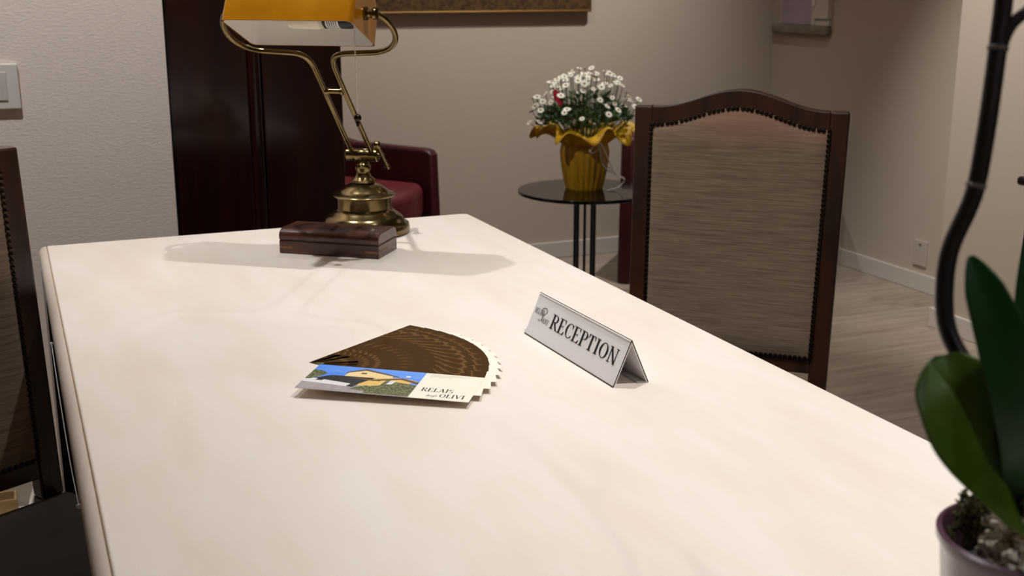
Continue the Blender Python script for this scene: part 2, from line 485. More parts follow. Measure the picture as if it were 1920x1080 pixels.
# ------------------------------------------------------------------ upholstered high-back chairs
def make_chair(loc, rz, label):
    ch = tag(empty('high_back_chair', loc, rz), label, 'chair', 'high-back dining chairs at the desk')
    HB, HT, ZB, ZT, LEAN = .199, .207, .44, .98, .05
    def yb(z): return LEAN * (z - ZB) / (ZT - ZB)          # recline of the back
    def zt(x):
        t = min(abs(x) / .165, 1.0)
        return ZT + .036 * 0.5 * (1 + math.cos(PI * t))
    T = .030     # frame thickness (front face at yb, back face at yb + T)
    SW = .036
    def hw(z): return HB + (HT - HB) * (z - ZB) / (ZT - ZB)
    def slab(poly):          # poly in (x, z), extruded along y following the recline
        mb = MB(); n = len(poly)
        vs = [(x, yb(z), z) for x, z in poly] + [(x, yb(z) + T, z) for x, z in poly]
        fs = [tuple(range(n)), tuple(range(2 * n - 1, n - 1, -1))] + [(i, n + i, n + (i + 1) % n, (i + 1) % n) for i in range(n)]
        return mb.add(vs, fs)
    for s in (-1, 1):
        # upper post
        up = [(s * (hw(ZB) - SW), ZB), (s * hw(ZB), ZB), (s * hw(ZT), ZT), (s * (hw(ZT) - SW), ZT)]
        slab(up).build('back_post', 'walnut', ch, bevel=.004)
        # rear leg, splayed backwards
        x0, x1 = s * (hw(ZB) - SW), s * hw(ZB)
        MB().add([(x0, 0, ZB), (x1, 0, ZB), (x1, T, ZB), (x0, T, ZB), (x0, .055, 0), (x1, .055, 0), (x1, .055 + T, 0), (x0, .055 + T, 0)],
                 [(0, 1, 2, 3), (7, 6, 5, 4), (0, 4, 5, 1), (1, 5, 6, 2), (2, 6, 7, 3), (3, 7, 4, 0)]).build('rear_leg', 'walnut', ch, bevel=.003)
        MB().add([(s * .165, -.40, .40), (s * .205, -.40, .40), (s * .205, -.36, .40), (s * .165, -.36, .40),
                  (s * .172, -.395, 0), (s * .198, -.395, 0), (s * .198, -.369, 0), (s * .172, -.369, 0)],
                 [(0, 1, 2, 3), (7, 6, 5, 4), (0, 4, 5, 1), (1, 5, 6, 2), (2, 6, 7, 3), (3, 7, 4, 0)]).build('front_leg', 'walnut', ch, bevel=.003)
    # camel-back top rail between and over the posts
    n = 40; xi = hw(ZT) - SW + .0006
    topc = []; botc = []
    for i in range(n + 1):
        x = -xi + 2 * xi * i / n
        topc.append((x, zt(x))); botc.append((x, zt(x) - .036))
    slab(topc + botc[::-1]).build('top_rail', 'walnut', ch, bevel=.003)
    zb0, zb1 = .474, .505
    slab([(-hw(zb0) + SW - .001, zb0), (hw(zb0) - SW + .001, zb0), (hw(zb1) - SW + .001, zb1), (-hw(zb1) + SW - .001, zb1)]).build('bottom_rail', 'walnut', ch, bevel=.003)
    # upholstered panel, slightly padded on both faces
    nx, nz = 24, 30
    for side, nm in ((-1, 'back_upholstery'), (1, 'rear_upholstery')):
        vs = []; fs = []
        for j in range(nz + 1):
            for i in range(nx + 1):
                u = -1 + 2 * i / nx; v = j / nz
                zz0 = zb1 - .002
                xw = hw(zz0 + v * (ZT - zz0)) - SW + .002
                x = u * xw
                ztop = zt(x) - .034
                z = zz0 + v * (ztop - zz0)
                e = min(1 - abs(u), 0.12) / 0.12
                w = min(min(v, 1 - v), 0.08) / 0.08
                pad = .007 * math.sin(PI / 2 * min(e, 1)) * math.sin(PI / 2 * min(w, 1)) + .0015
                yy = yb(z) - pad if side < 0 else yb(z) + T + pad
                vs.append((x, yy + (.001 if side < 0 else -.001), z))
        nn = len(vs)
        for k in range(nn):
            x, yy, z = vs[k]
            vs.append((x, yb(z) + T * .45 if side < 0 else yb(z) + T * .55, z))
        W = nx + 1
        for j in range(nz):
            for i in range(nx):
                a = j * W + i
                fs.append((a, a + 1, a + 1 + W, a + W)); fs.append((nn + a + W, nn + a + 1 + W, nn + a + 1, nn + a))
        for i in range(nx):
            fs.append((i, nn + i, nn + i + 1, i + 1)); a = nz * W + i; fs.append((a, a + 1, nn + a + 1, nn + a))
        for j in range(nz):
            a = j * W; fs.append((a, a + W, nn + a + W, nn + a)); a = j * W + nx; fs.append((a, nn + a, nn + a + W, a + W))
        MB().add(vs, fs).build(nm, 'fabric', ch, smooth=True)
    # nail-head border
    mb = MB(); bd = []
    def seg(p, q, st=.0094):
        L = math.hypot(q[0] - p[0], q[1] - p[1]); k = max(1, int(round(L / st)))
        for i in range(k):
            bd.append((p[0] + (q[0] - p[0]) * i / k, p[1] + (q[1] - p[1]) * i / k))
    xb, xt2 = hw(zb1) - SW + .0012, hw(ZT - .05) - SW + .0012
    zlow = zb1 + .0005
    ztopc = zt(xt2) - .0355
    seg((-xb, zlow), (xb, zlow)); seg((xb, zlow), (xt2, ztopc))
    cur = [(xt2 - 2 * xt2 * i / 160, zt(xt2 - 2 * xt2 * i / 160) - .0355) for i in range(161)]
    acc = 0.0; bd.append(cur[0])
    for a, b in zip(cur, cur[1:]):
        acc += math.hypot(b[0] - a[0], b[1] - a[1])
        if acc >= .0094: bd.append(b); acc -= .0094
    seg((-xt2, ztopc), (-xb, zlow))
    for x, z in bd:
        mb.ball((x, yb(z) - .0025, z), .0044, 8, 5, sc3=(1, .8, 1))
    tag(mb.build('nail_head_trim', 'bronze', ch, smooth=True), 'dark bronze nail heads round the back panel', kind='stuff')
    # seat
    MB().prism([(-.205, -.01), (.205, -.01), (.225, -.415), (-.225, -.415)], .375, .415).build('seat_frame', 'walnut', ch, bevel=.005)
    MB().prism([(-.200, -.012), (.200, -.012), (.220, -.418), (-.220, -.418)], .415, .452).build('seat', 'shaded_seat_hide', ch, bevel=.014, seg=4, smooth=True)
    for s in (-1, 1):
        MB().box((s * .178 - .011, -.37, .16), (s * .178 + .011, .04, .185)).build('stretcher', 'walnut', ch, bevel=.002)
    return ch
make_chair((1.271, 1.942, 0), R(-42), 'walnut framed chair with beige velvet back beyond the right desk edge')
make_chair((-.150, 1.789, 0), R(28), 'walnut framed chair with beige back cut by the left picture edge')

# ------------------------------------------------------------------ banker's lamp
LB = Vector((.588, 2.108, TZ))
AZ = R(127)
ax = Vector((math.sin(AZ), math.cos(AZ), 0))
nn_ = Vector((math.sin(AZ - PI / 2), math.cos(AZ - PI / 2), 0))
zz = Vector((0, 0, 1))
lamp = tag(empty('desk_lamp', LB), 'antique brass banker desk lamp with amber glass shade and angled arms', 'lamp')
HZ = .143
PV = nn_ * -.247 + zz * (HZ + .257)           # centre of the shade pivot, from the lamp base
def lpt(a, n_, z): return ax * a + nn_ * n_ + zz * z
MB().lathe([(.004, 0), (.080, 0), (.0825, .004), (.083, .011), (.081, .017), (.074, .021), (.072, .024), (.070, .029), (.064, .034),
            (.060, .036), (.056, .040), (.051, .043), (.0500, .046)], 72).build('base', 'brass', lamp, True)
MB().lathe([(.0490, .045), (.0490, .066), (.051, .068), (.0565, .069), (.0575, .071), (.056, .0725), (.049, .074), (.043, .079), (.035, .086), (.026, .090), (.021, .092), (.004, .093)], 72).build('collar', 'brass', lamp, True)
MB().lathe([(.004, .0915), (.019, .0915), (.0215, .094), (.0215, .098), (.018, .101), (.0145, .104), (.012, .110), (.0125, .114), (.0145, .118), (.0145, .122), (.0115, .1245),
            (.0125, .1265), (.0095, .130), (.0075, .134), (.0075, .141), (.003, .1415)], 48).build('stem_column', 'brass', lamp, True)
def along(o1, o2):       # matrix placing local z on o1 -> o2
    d = (o2 - o1).normalized()
    q = Vector((0, 0, 1)).rotation_difference(d)
    return Matrix.Translation(o1) @ q.to_matrix().to_4x4()
h1 = lpt(-.030, 0, HZ); h2 = lpt(.030, 0, HZ)
MB().lathe([(.004, 0), (.0105, 0), (.012, .0015), (.012, .015), (.0108, .016), (.0108, .019), (.0115, .020), (.0115, .040), (.0108, .041), (.0108, .044), (.012, .045), (.012, .0585), (.0105, .060), (.004, .060)],
           32, mtx=along(h1, h2)).build('hinge', 'brass', lamp, True)
sc0 = MB().lathe([(.005, 0), (.005, .010)], 16, mtx=along(lpt(.030, 0, HZ), lpt(.040, 0, HZ))).build('clamp_screw', 'brass', lamp, True)
ta, tb = lpt(.038, -.026, HZ + .022), lpt(.038, .024, HZ - .024)
MB().tube([ta, tb], .0038, 12).ball(ta, .0078, 14, 10).ball(tb, .0055, 12, 8).build('clamp_bar', 'brass', sc0, True)
def armp(a, s):
    return lpt(a, -.247 * s, HZ + .257 * s)
for sgn, nm in ((1, 'arm'), (-1, 'arm')):
    pl = [(.0190, .03), (.0185, .35), (.0180, .62), (.0205, .69), (.029, .728), (.045, .745), (.080, .752), (.106, .760), (.127, .785), (.141, .83), (.1455, .885), (.142, .940), (.134, .980), (.125, 1.0), (.116, 1.0)]
    pp = spline([armp(sgn * a, s) for a, s in pl], 6)
    MB().tube(pp, .0046, 14).build(nm, 'brass', lamp, True)
    k1, k2 = armp(sgn * .1085, 1.0), armp(sgn * .134, 1.0)
    MB().lathe([(.003, 0), (.010, 0), (.0105, .003), (.007, .006), (.0065, .010), (.0095, .014), (.0095, .019), (.006, .022), (.003, .0225)], 28, mtx=along(k1, k2)).build('shade_knob', 'brass', lamp, True)
b1, b2 = armp(-.0168, .485), armp(.0168, .485)
MB().lathe([(.003, 0), (.0065, 0), (.0065, .004), (.0045, .006), (.0045, .027), (.0065, .029), (.0065, .033), (.003, .033)], 24, mtx=along(b1, b2)).build('spacer', 'brass', lamp, True)
# shade: curved section, opening tilted to the front
rim_a = Vector((-.0615, -.009)); rim_b = Vector((.0460, -.0530))
rd = (rim_b - rim_a).normalized(); ru = Vector((-rd.y, rd.x))
if ru.y < 0: ru = -ru
Wd = (rim_b - rim_a).length; mid = (rim_a + rim_b) / 2
prof = [(-.5, 0), (-.492, .020), (-.475, .040), (-.445, .056), (-.39, .067), (-.30, .074), (-.18, .078), (-.06, .080), (.06, .080), (.18, .078), (.30, .074), (.39, .067), (.445, .056), (.475, .040), (.492, .020), (.5, 0)]
def shade_mb(inset, L):
    vs = []; fs = []; mb = MB()
    pr = [(t * (Wd - 2 * inset), h - (inset if h > .02 else inset * h / .02)) for t, h in prof]
    k = len(pr)
    stations = [(-L, 1.0), (L, 1.0)]
    for s, f in stations:
        for t, h in pr:
            q = mid + rd * (t * f) + ru * h
            vs.append(PV + ax * s + nn_ * q.x + zz * q.y)
    for i in range(k - 1):
        fs.append((i, i + 1, k + i + 1, k + i))
    fs.append(tuple(range(k))); fs.append(tuple(range(2 * k - 1, k - 1, -1)))
    return mb.add(vs, fs), k
smb, k = shade_mb(0, .108)
sho = smb.build('shade', 'amber', lamp, True, bevel=.010, seg=5, angle=40)
imb, k = shade_mb(.0022, .1055)
imb.build('shade_liner', 'opal', sho, True, bevel=.009, seg=5, angle=40)
# bulb along the shade axis
def lax(a0, a1, n_, z_): return along(PV + lpt(a0, n_, z_), PV + lpt(a1, n_, z_))
bn, bz = -.012, -.008
bulb = MB().lathe([(.004, 0), (.010, .001), (.0155, .006), (.0165, .014), (.0165, .050), (.015, .058)], 28, mtx=lax(.046, -.10, bn, bz)).build('bulb', 'bulb', lamp, True)
MB().lathe([(.0135, 0), (.0150, .001), (.0150, .004), (.0135, .005)], 28, mtx=lax(.046, .1, bn, bz)).build('bulb_collar', 'black', bulb, True)
MB().lathe([(.0138, 0), (.0142, .001), (.0142, .022), (.0138, .023)], 28, mtx=lax(.0505, .1, bn, bz)).build('bulb_label', 'white_label', bulb, True)
lm = MB()
for i in range(5):
    lm.lathe([(.01425, 0), (.01435, .0002), (.01435, .0010), (.01425, .0012)], 28, mtx=lax(.054 + i * .0035, .1, bn, bz))
lm.build('label_print', 'print', bulb)
MB().lathe([(.0145, 0), (.0150, .002), (.0150, .018), (.012, .027), (.008, .031)], 28, mtx=lax(.0730, .1, bn, bz)).build('bulb_holder', 'black', lamp, True)
# pull cord
pc0 = PV + lpt(.098, -.022, -.014); pc1 = pc0 + Vector((0.001, 0, -.142))
pcd = MB().tube([pc0, pc1], .0009, 8).build('pull_cord', 'cord', lamp, True)
MB().ball(pc1 - Vector((0, 0, .003)), .0062, 12, 9).lathe([(.0022, -.010), (.0030, -.004), (.0022, 0)], 12, c=pc1 - Vector((0, 0, .006))).build('pull_bead', 'bronze', pcd, True)

# ------------------------------------------------------------------ wooden pen box in front of the lamp
bxr = math.atan2(-.112, .142)
pb = tag(empty('wooden_box', (.5020, 1.970, TZ), bxr), 'small rosewood box with rounded lid in front of the lamp base', 'box')
L2, W2 = .0905, .0425
MB().box((-L2, -W2, 0), (L2, W2, .0225)).build('box_body', 'box_wood', pb, bevel=.0015)
MB().box((-L2 + .0012, -W2 + .0012, .0225), (L2 - .0012, W2 - .0012, .0238)).build('lid_seam', 'box_line', pb)
lp = [(-W2, .0238)]
for i in range(9):
    a = PI - PI / 2 * i / 8
    lp.append((-W2 + .018 + .018 * math.cos(a), .0310 + .0115 * math.sin(a)))
for i in range(9):
    a = PI / 2 - PI / 2 * i / 8
    lp.append((W2 - .018 + .018 * math.cos(a), .0310 + .0115 * math.sin(a)))
lp.append((W2, .0238))
MB().prism(lp, -L2, L2, axes='yz').build('box_lid', 'box_wood', pb, True, bevel=.0015)
for sx in (-1, 1):
    a, b_ = (sx * .0895, sx * .066)
    MB().box((min(a, b_), -W2 - .0005, .009), (max(a, b_), -W2 + .001, .0125)).build('inlay_strip', 'inlay', pb)
MB().box((L2 - .001, -W2 + .012, .009), (L2 + .0005, -W2 + .040, .0125)).build('inlay_strip', 'inlay', pb)

# ------------------------------------------------------------------ hand-drawn serif letters
def glyphs():
    TH, TN, SF = .155, .050, .045
    G = {}
    def stem(x, s0=True, s1=True, y0=0, y1=1, w=TH, ser=.10):
        r = [('l', x, y0, x, y1, w)]
        if s0: r.append(('b', x - w / 2 - ser, y0, x + w / 2 + ser, y0 + SF))
        if s1: r.append(('b', x - w / 2 - ser, y1 - SF, x + w / 2 + ser, y1))
        return r
    G['I'] = (.40, stem(.20))
    G['E'] = (.68, stem(.18) + [('b', .18, 1 - SF, .60, 1), ('b', .18, 0, .62, SF), ('b', .18, .49, .46, .49 + SF),
              ('p', [(.60, 1), (.60, .76), (.565, .76), (.50, .96)]), ('p', [(.62, 0), (.66, .26), (.62, .26), (.50, .04)]), ('p', [(.46, .40), (.46, .63), (.425, .56), (.425, .47)])])
    G['R'] = (.74, stem(.18) + [('b', .18, 1 - SF, .36, 1), ('b', .18, .48, .36, .48 + SF), ('a', .36, .74, .22, .26 - SF / 2, -90, 90, TN, TH * .95),
              ('l', .36, .50, .66, .02, TH), ('b', .56, 0, .78, SF)])
    G['P'] = (.64, stem(.18) + [('b', .18, 1 - SF, .34, 1), ('b', .18, .46, .34, .46 + SF), ('a', .34, .73, .22, .27 - SF / 2, -90, 90, TN, TH * .95)])
    G['T'] = (.68, stem(.34, True, False) + [('b', .04, 1 - SF, .64, 1), ('p', [(.04, 1), (.02, .74), (.055, .74), (.14, .96)]), ('p', [(.64, 1), (.66, .74), (.625, .74), (.54, .96)])])
    G['O'] = (.76, [('a', .38, .5, .29, .50 - TN / 2, 0, 360, TN, TH)])
    G['C'] = (.70, [('a', .39, .5, .29, .50 - TN / 2, 42, 318, TN, TH), ('p', [(.64, 1.0), (.64, .68), (.605, .68), (.55, .90)]), ('l', .605, .165, .655, .26, TN)])
    G['N'] = (.80, stem(.15, True, True, w=TN * 1.3) + stem(.66, False, True, w=TN * 1.3) + [('l', .13, 1.0, .66, -.01, TH), ])
    G['L'] = (.60, stem(.18) + [('b', .18, 0, .54, SF), ('p', [(.54, 0), (.58, .26), (.54, .26), (.42, .04)])])
    G['A'] = (.76, [('l', .10, 0, .38, 1, TN * 1.2), ('l', .38, 1, .64, 0, TH), ('b', .22, .30, .54, .30 + SF), ('b', .0, 0, .22, SF), ('b', .50, 0, .78, SF)])
    G['S'] = (.56, [('a', .29, .74, .19, .235, 30, 270, TN, TH * .9), ('a', .27, .265, .19, .24, -150, 90, TN, TH * .9)])
    G['V'] = (.74, [('l', .10, 1, .38, 0, TH), ('l', .38, 0, .64, 1, TN * 1.2), ('b', .0, 1 - SF, .22, 1), ('b', .52, 1 - SF, .76, 1)])
    w = .09
    G['d'] = (.50, [('a', .22, .25, .17, .22, 0, 360, w, w), ('l', .40, 0, .40, .95, w)])
    G['e'] = (.46, [('a', .23, .25, .18, .22, 0, 310, w, w), ('b', .06, .22, .42, .29)])
    G['g'] = (.50, [('a', .22, .25, .17, .22, 0, 360, w, w), ('l', .40, .46, .40, -.15, w), ('a', .23, -.12, .17, .16, 180, 360, w, w)])
    G['l'] = (.20, [('l', .10, 0, .10, .95, w)])
    G['i'] = (.20, [('l', .10, 0, .10, .48, w), ('b', .05, .62, .15, .74)])
    return G
GL = glyphs()
def text_polys(txt, sx, sy, track=0.0):
    polys = []; cx = 0.0
    for chh in txt:
        if chh == ' ':
            cx += .35 * sx; continue
        w, st = GL[chh]
        for s in st:
            if s[0] == 'b':
                polys.append([(s[1], s[2]), (s[3], s[2]), (s[3], s[4]), (s[1], s[4])])
            elif s[0] == 'l':
                _, xa, ya, xb, yb2, wd = s
                polys.append([(xa - wd / 2, ya), (xa + wd / 2, ya), (xb + wd / 2, yb2), (xb - wd / 2, yb2)])
            elif s[0] == 'p':
                polys.append(list(s[1]))
            else:
                _, ccx, ccy, rx, ry, a0, a1, tn, th = s
                k = max(6, int(abs(a1 - a0) / 15))
                for i in range(k):
                    q = []
                    for a, sg in ((a0 + (a1 - a0) * i / k, 1), (a0 + (a1 - a0) * (i + 1) / k, 1), (a0 + (a1 - a0) * (i + 1) / k, -1), (a0 + (a1 - a0) * i / k, -1)):
                        ar = R(a)
                        wd = tn + (th - tn) * abs(math.cos(ar)) ** 1.3
                        q.append((ccx + (rx + sg * wd / 2) * math.cos(ar), ccy + (ry + sg * tn / 2) * math.sin(ar)))
                    polys.append(q)
            n0 = len(polys)
        start = getattr(text_polys, '_s', 0)
        for p in polys[start:]:
            for i in range(len(p)):
                p[i] = (cx + p[i][0] * sx, p[i][1] * sy)
        text_polys._s = len(polys)
        cx += (w + track) * sx
    text_polys._s = 0
    return polys, cx - track * sx
def print_polys(mb, polys, ox, oy, z, mtx, mi=0, ang=0.0):
    ca, sa = math.cos(ang), math.sin(ang)
    for p in polys:
        q = [mtx @ Vector((ox + a * ca - b * sa, oy + a * sa + b * ca, z)) for a, b in p]
        mb.add(q, [tuple(range(len(q)))], mi)

# ------------------------------------------------------------------ reception sign
sFL = Vector((.600, 1.391, TZ)); SLn, SWd, SHt = .2392, .046, .0535
sg_rot = math.atan2(1.152 - 1.391, .607 - .600)
sign = tag(empty('reception_sign', sFL, sg_rot), 'white tent-shaped desk sign reading RECEPTION', 'sign')
# local: x along the front edge, y towards the back (left normal), z up
sl = math.hypot(SWd / 2, SHt)
def panel(y0, z0, y1, z1, th, name, m, x0=0.0, x1=SLn):
    d = Vector((0, y1 - y0, z1 - z0)).normalized(); n_ = Vector((0, -d.z, d.y))
    vs = []
    for x in (x0, x1):
        for (yy, z_) in ((y0, z0), (y1, z1)):
            vs.append(Vector((x, yy, z_))); vs.append(Vector((x, yy, z_)) - n_ * th)
    fs = [(0, 2, 6, 4), (1, 5, 7, 3), (0, 1, 3, 2), (4, 6, 7, 5), (0, 4, 5, 1), (2, 3, 7, 6)]
    return MB().add(vs, fs).build(name, m, sign)
front = panel(0.0, 0.0, SWd / 2, SHt, .0016, 'front_panel', 'acrylic_paper')
back = panel(SWd, 0.0, SWd / 2, SHt, -.0016, 'back_panel', 'acrylic_paper')
MB().tube([(0, SWd / 2, SHt - .0006), (SLn, SWd / 2, SHt - .0006)], .0009, 8).build('ridge', 'acrylic_edge', sign, True)
for (y0, z0, y1, z1) in ((0, .0006, SWd / 2, SHt), (SWd, .0006, SWd / 2, SHt)):
    MB().tube([(SLn, y0, z0), (SLn, y1, z1)], .0007, 6).build('panel_edge', 'acrylic_edge', sign, True)
MB().tube([(0, 0, .0007), (SLn, 0, .0007)], .0007, 6).build('panel_edge', 'acrylic_edge', sign, True)
MB().box((0.001, SWd - .014, .0004), (SLn - .001, SWd - .001, .0016)).build('bottom_lip', 'acrylic', sign)
tilt = math.atan2(SHt, SWd / 2)
fm = Matrix.Rotation(tilt, 4, 'X')
tp, tw = text_polys('RECEPTION', 1.0, 1.0, .035)
kx = .1715 / tw
tp, tw = text_polys('RECEPTION', kx, .0190, .035)
mb = MB(); print_polys(mb, tp, .0540, .0228, .0004, fm)
mb.build('lettering', 'print', sign)
lg = MB()
tp, tw = text_polys('RELAIS', .0064, .0070, .0); print_polys(lg, tp, .0052, .0318, .0004, fm)
tp, tw = text_polys('OLIVI', .0064, .0066, .0); print_polys(lg, tp, .0295, .0240, .0004, fm)
tp, tw = text_polys('degli', .0040, .0036, .0); print_polys(lg, tp, .0200, .0242, .0004, fm)
tree = [[(.0290, .0250), (.0310, .0250), (.0300, .0330), (.0285, .0340)], [(.0290, .0320), (.0298, .0330), (.0248, .0372), (.0240, .0362)], [(.0296, .0325), (.0304, .0318), (.0348, .0366), (.0338, .0374)], [(.0290, .0330), (.0300, .0330), (.0292, .0400), (.0284, .0398)]]
for i in range(16):
    a = R(-10 + i * 13); rr = .0068 + .0012 * math.sin(i * 2.3)
    x, yv = .0298 + rr * math.cos(a), .0385 + rr * .62 * math.sin(a)
    tree.append([(x - .0012, yv), (x, yv - .0007), (x + .0012, yv), (x, yv + .0007)])
print_polys(lg, tree, 0, 0, .0004, fm)
lg.build('logo', 'ink_grey', sign)

# ------------------------------------------------------------------ fan of leaflets
FC = Vector((.2949, 1.3443)); LL, LW = .1980, .0845
NL = 12
ords = ['topmost', 'second', 'third', 'fourth', 'fifth', 'sixth', 'seventh', 'eighth', 'ninth', 'tenth', 'eleventh', 'bottom']
grp = 'fanned leaflets on the desk'
def leaf_mesh():
    mb = MB()
    t = .00035
    mb.box((-LL / 2, -LW / 2, 0), (LL / 2, LW / 2, t), 0)
    z = t + .00004
    cl_ = Vector((-.1245, .0352))          # fan centre in leaflet coordinates
    RB = .2215
    arc = []
    for i in range(9):
        yy = LW / 2 - .040 * i / 8
        arc.append((min(LL / 2, cl_.x + math.sqrt(max(0, RB * RB - (yy - cl_.y) ** 2))), yy, z))
    poly_ = [(-LL / 2, LW / 2, z), (-LL / 2, LW / 2 - .040, z)] + arc[::-1]
    mb.add(poly_, [tuple(range(len(poly_)))], 1)
    mb.add([(-LL / 2, -LW / 2, z), (-LL / 2 + .04, -LW / 2, z), (-LL / 2 + .04, LW / 2, z), (-LL / 2, LW / 2, z)], [(0, 1, 2, 3)], 1)
    return mb
proto = None
def leaf_pose(kq):
    th, phi = R(-33.4 + 6.08 * kq), R(-55.05 + 6.58 * kq)
    br = FC + Vector((math.cos(phi), math.sin(phi))) * .2365
    c2 = br - Matrix.Rotation(th, 2) @ Vector((LL / 2, -LW / 2))
    zl = TZ + .0004 + .00100 * (NL - 1 - kq); zr = TZ + .0004 + .00060 * (NL - 1 - kq)
    return (c2.x, c2.y, (zl + zr) / 2), (0, math.asin((zl - zr) / LL), th)
for kq in range(NL - 1, 0, -1):
    ploc, prot = leaf_pose(kq)
    if proto is None:
        o = leaf_mesh().build('leaflet', ['cream', 'brown']); proto = o
    else:
        o = proto.copy(); col.objects.link(o)
    o.location = ploc
    o.rotation_euler = prot
    lab = ('brown patterned leaflet at the bottom of the fan, farthest from the photo leaflet' if kq == NL - 1 else
           'brown patterned leaflet with cream end, %s from the top of the fan' % ords[kq])
    tag(o, lab, 'leaflet', grp)
ploc, prot = leaf_pose(0)
top = tag(empty('photo_leaflet', ploc), 'topmost leaflet of the fan with a house photo and cream text panel', 'leaflet', grp)
MB().box((-LL / 2, -LW / 2, 0), (LL / 2, LW / 2, .00040)).build('sheet', 'cream', top)
top.rotation_euler = prot
# printed photograph: u 0..1 over the photo width, v 0..1 from bottom to top
PWd = LL * .655
def ph(u, v, z): return (-LL / 2 + PWd * u, -LW / 2 + LW * v, z)
pm_ = ['sky', 'ochre_pale', 'eave', 'shade_print', 'ochre', 'wall_print', 'drive_print', 'shrub_print']
pb_ = MB()
zc = [0.00044]
def pp_(pts, mi):
    zc[0] += .000012
    pb_.add([ph(u, v, zc[0]) for u, v in pts], [tuple(range(len(pts)))], mi)
pp_([(0, 0), (1, 0), (1, 1), (0, 1)], 0)
pp_([(0, .0), (1, 0), (1, .30), (0, .42)], 6)
pp_([(.31, .58), (.76, .62), (.72, .78), (.45, .93), (.33, .80)], 1)
pp_([(.30, .77), (.45, .95), (.47, .945), (.80, .74), (.79, .71), (.46, .885), (.31, .735)], 2)
pp_([(.06, .42), (.50, .30), (.62, .62), (.20, .60)], 3)
pp_([(.48, .30), (.78, .18), (.98, .62), (.83, .70), (.60, .62)], 4)
pp_([(.30, .58), (.60, .56), (.83, .70), (1, .58), (1, .50), (.83, .63), (.60, .50)], 2)
pp_([(0, .12), (.40, .16), (.44, .32), (.0, .46)], 5)
pp_([(0, .02), (.44, .02), (.46, .20), (.25, .24), (0, .28)], 6)
pp_([(.0, .38), (.05, .40), (.10, .50), (.15, .66), (.10, .74), (.0, .78)], 7)
pp_([(.10, .36), (.16, .36), (.18, .44), (.12, .46)], 3)
pp_([(.41, .22), (.47, .20), (.50, .34), (.44, .36)], 3)
pp_([(.46, .12), (.62, .08), (.66, .26), (.58, .30), (.50, .22)], 7)
pp_([(.60, .02), (1, .02), (1, .46), (.94, .48), (.74, .54), (.68, .34), (.62, .30)], 7)
pp_([(.71, .40), (.78, .42), (.80, .56), (.74, .54)], 5)
pp_([(.68, .28), (.72, .30), (.75, .58), (.71, .56)], 7)
pp_([(.44, .74), (.49, .74), (.49, .79), (.44, .79)], 2)
pp_([(.63, .50), (.66, .50), (.66, .56), (.63, .56)], 2)
pp_([(.85, .74), (.89, .74), (.89, .80), (.85, .80)], 5)
pb_.build('printed_photo', pm_, top)
lt = MB(); I4 = Matrix.Identity(4)
x0 = -LL / 2 + PWd + .004
tp, tw = text_polys('RELAIS', .0096, .0115, .02); print_polys(lt, tp, x0 + .004, -LW / 2 + .0235, .00046, I4)
tp, tw = text_polys('OLIVI', .0096, .0115, .02); print_polys(lt, tp, x0 + .0285, -LW / 2 + .0075, .00046, I4)
tp, tw = text_polys('degli', .0064, .0066, .02); print_polys(lt, tp, x0 + .014, -LW / 2 + .0085, .00046, I4)
lt.build('lettering', 'print', top)
lt = MB()
for i, (ln, yy) in enumerate(((.046, .0795), (.040, .0760), (.026, .0725))):
    lt.box((x0 + .003, -LW / 2 + yy, .00042), (x0 + .003 + ln, -LW / 2 + yy + .0009, .00045))
lt.build('address_lines', 'ink_pale', top)

# ------------------------------------------------------------------ orchid in the foreground
OC = Vector((.506, .452, TZ))
orch = tag(empty('potted_orchid', OC), 'potted orchid with broad green leaves and dark stem in the foreground', 'orchid')
MB().lathe([(.004, 0), (.036, 0), (.038, .004), (.051, .142), (.0535, .146), (.0535, .150), (.0505, .151), (.0485, .147), (.046, .120), (.004, .118)], 64).build('pot', 'aubergine', orch, True)
MB().lathe([(.002, .112), (.0452, .117), (.0452, .121), (.036, .128), (.02, .131), (.002, .132)], 40).build('soil', 'soil', orch, True)
def blade(name, m, pts, wid, face, fold=.35, thick=.0016, n=8):
    cl = spline(pts, n); mb = MB(); vs = []; fs = []
    K = len(cl); NW = 9
    face = Vector(face).normalized()
    for i, p_ in enumerate(cl):
        t = (cl[min(i + 1, K - 1)] - cl[max(i - 1, 0)]).normalized()
        f = (face - t * face.dot(t)).normalized(); s = t.cross(f)
        u = i / (K - 1) * (len(wid) - 1); a = int(min(u, len(wid) - 2)); w = wid[a] + (wid[a + 1] - wid[a]) * (u - a)
        for j in range(NW):
            q = -1 + 2 * j / (NW - 1)
            dd = fold * w * (abs(q) ** 1.3)
            if q == 0: dd = -fold * w * 0.02
            vs.append(p_ + s * (q * w) + f * dd)
    for i in range(K - 1):
        for j in range(NW - 1):
            a = i * NW + j
            fs.append((a, a + 1, a + 1 + NW, a + NW))
    o = mb.add(vs, fs).build(name, m, orch, True, angle=80)
    md = o.modifiers.new('thickness', 'SOLIDIFY'); md.thickness = thick; md.offset = -1
    sd = o.modifiers.new('smooth', 'SUBSURF'); sd.levels = 1; sd.render_levels = 1
    return o
def oo(pts): return [Vector(p_) - OC for p_ in pts]
tocam = Vector((-.44, -.42, .22))
blade('leaf', 'leaf_orchid', oo([(.517, .468, .912), (.489, .450, .938), (.460, .434, .968), (.4310, .427, 1.001), (.4200, .4325, 1.024), (.4220, .446, 1.0385)]),
      [.008, .015, .0230, .0275, .0275, .0220, .005], (-.36, -.42, .55), .26)
blade('leaf', 'leaf_dark', oo([(.520, .470, .912), (.488, .442, .946), (.460, .417, .985), (.442, .4095, 1.018), (.4275, .4125, 1.050), (.4205, .4235, 1.078), (.4185, .432, 1.0925)]),
      [.010, .015, .0175, .0160, .0130, .0090, .001], (-.42, -.45, .18), .20)
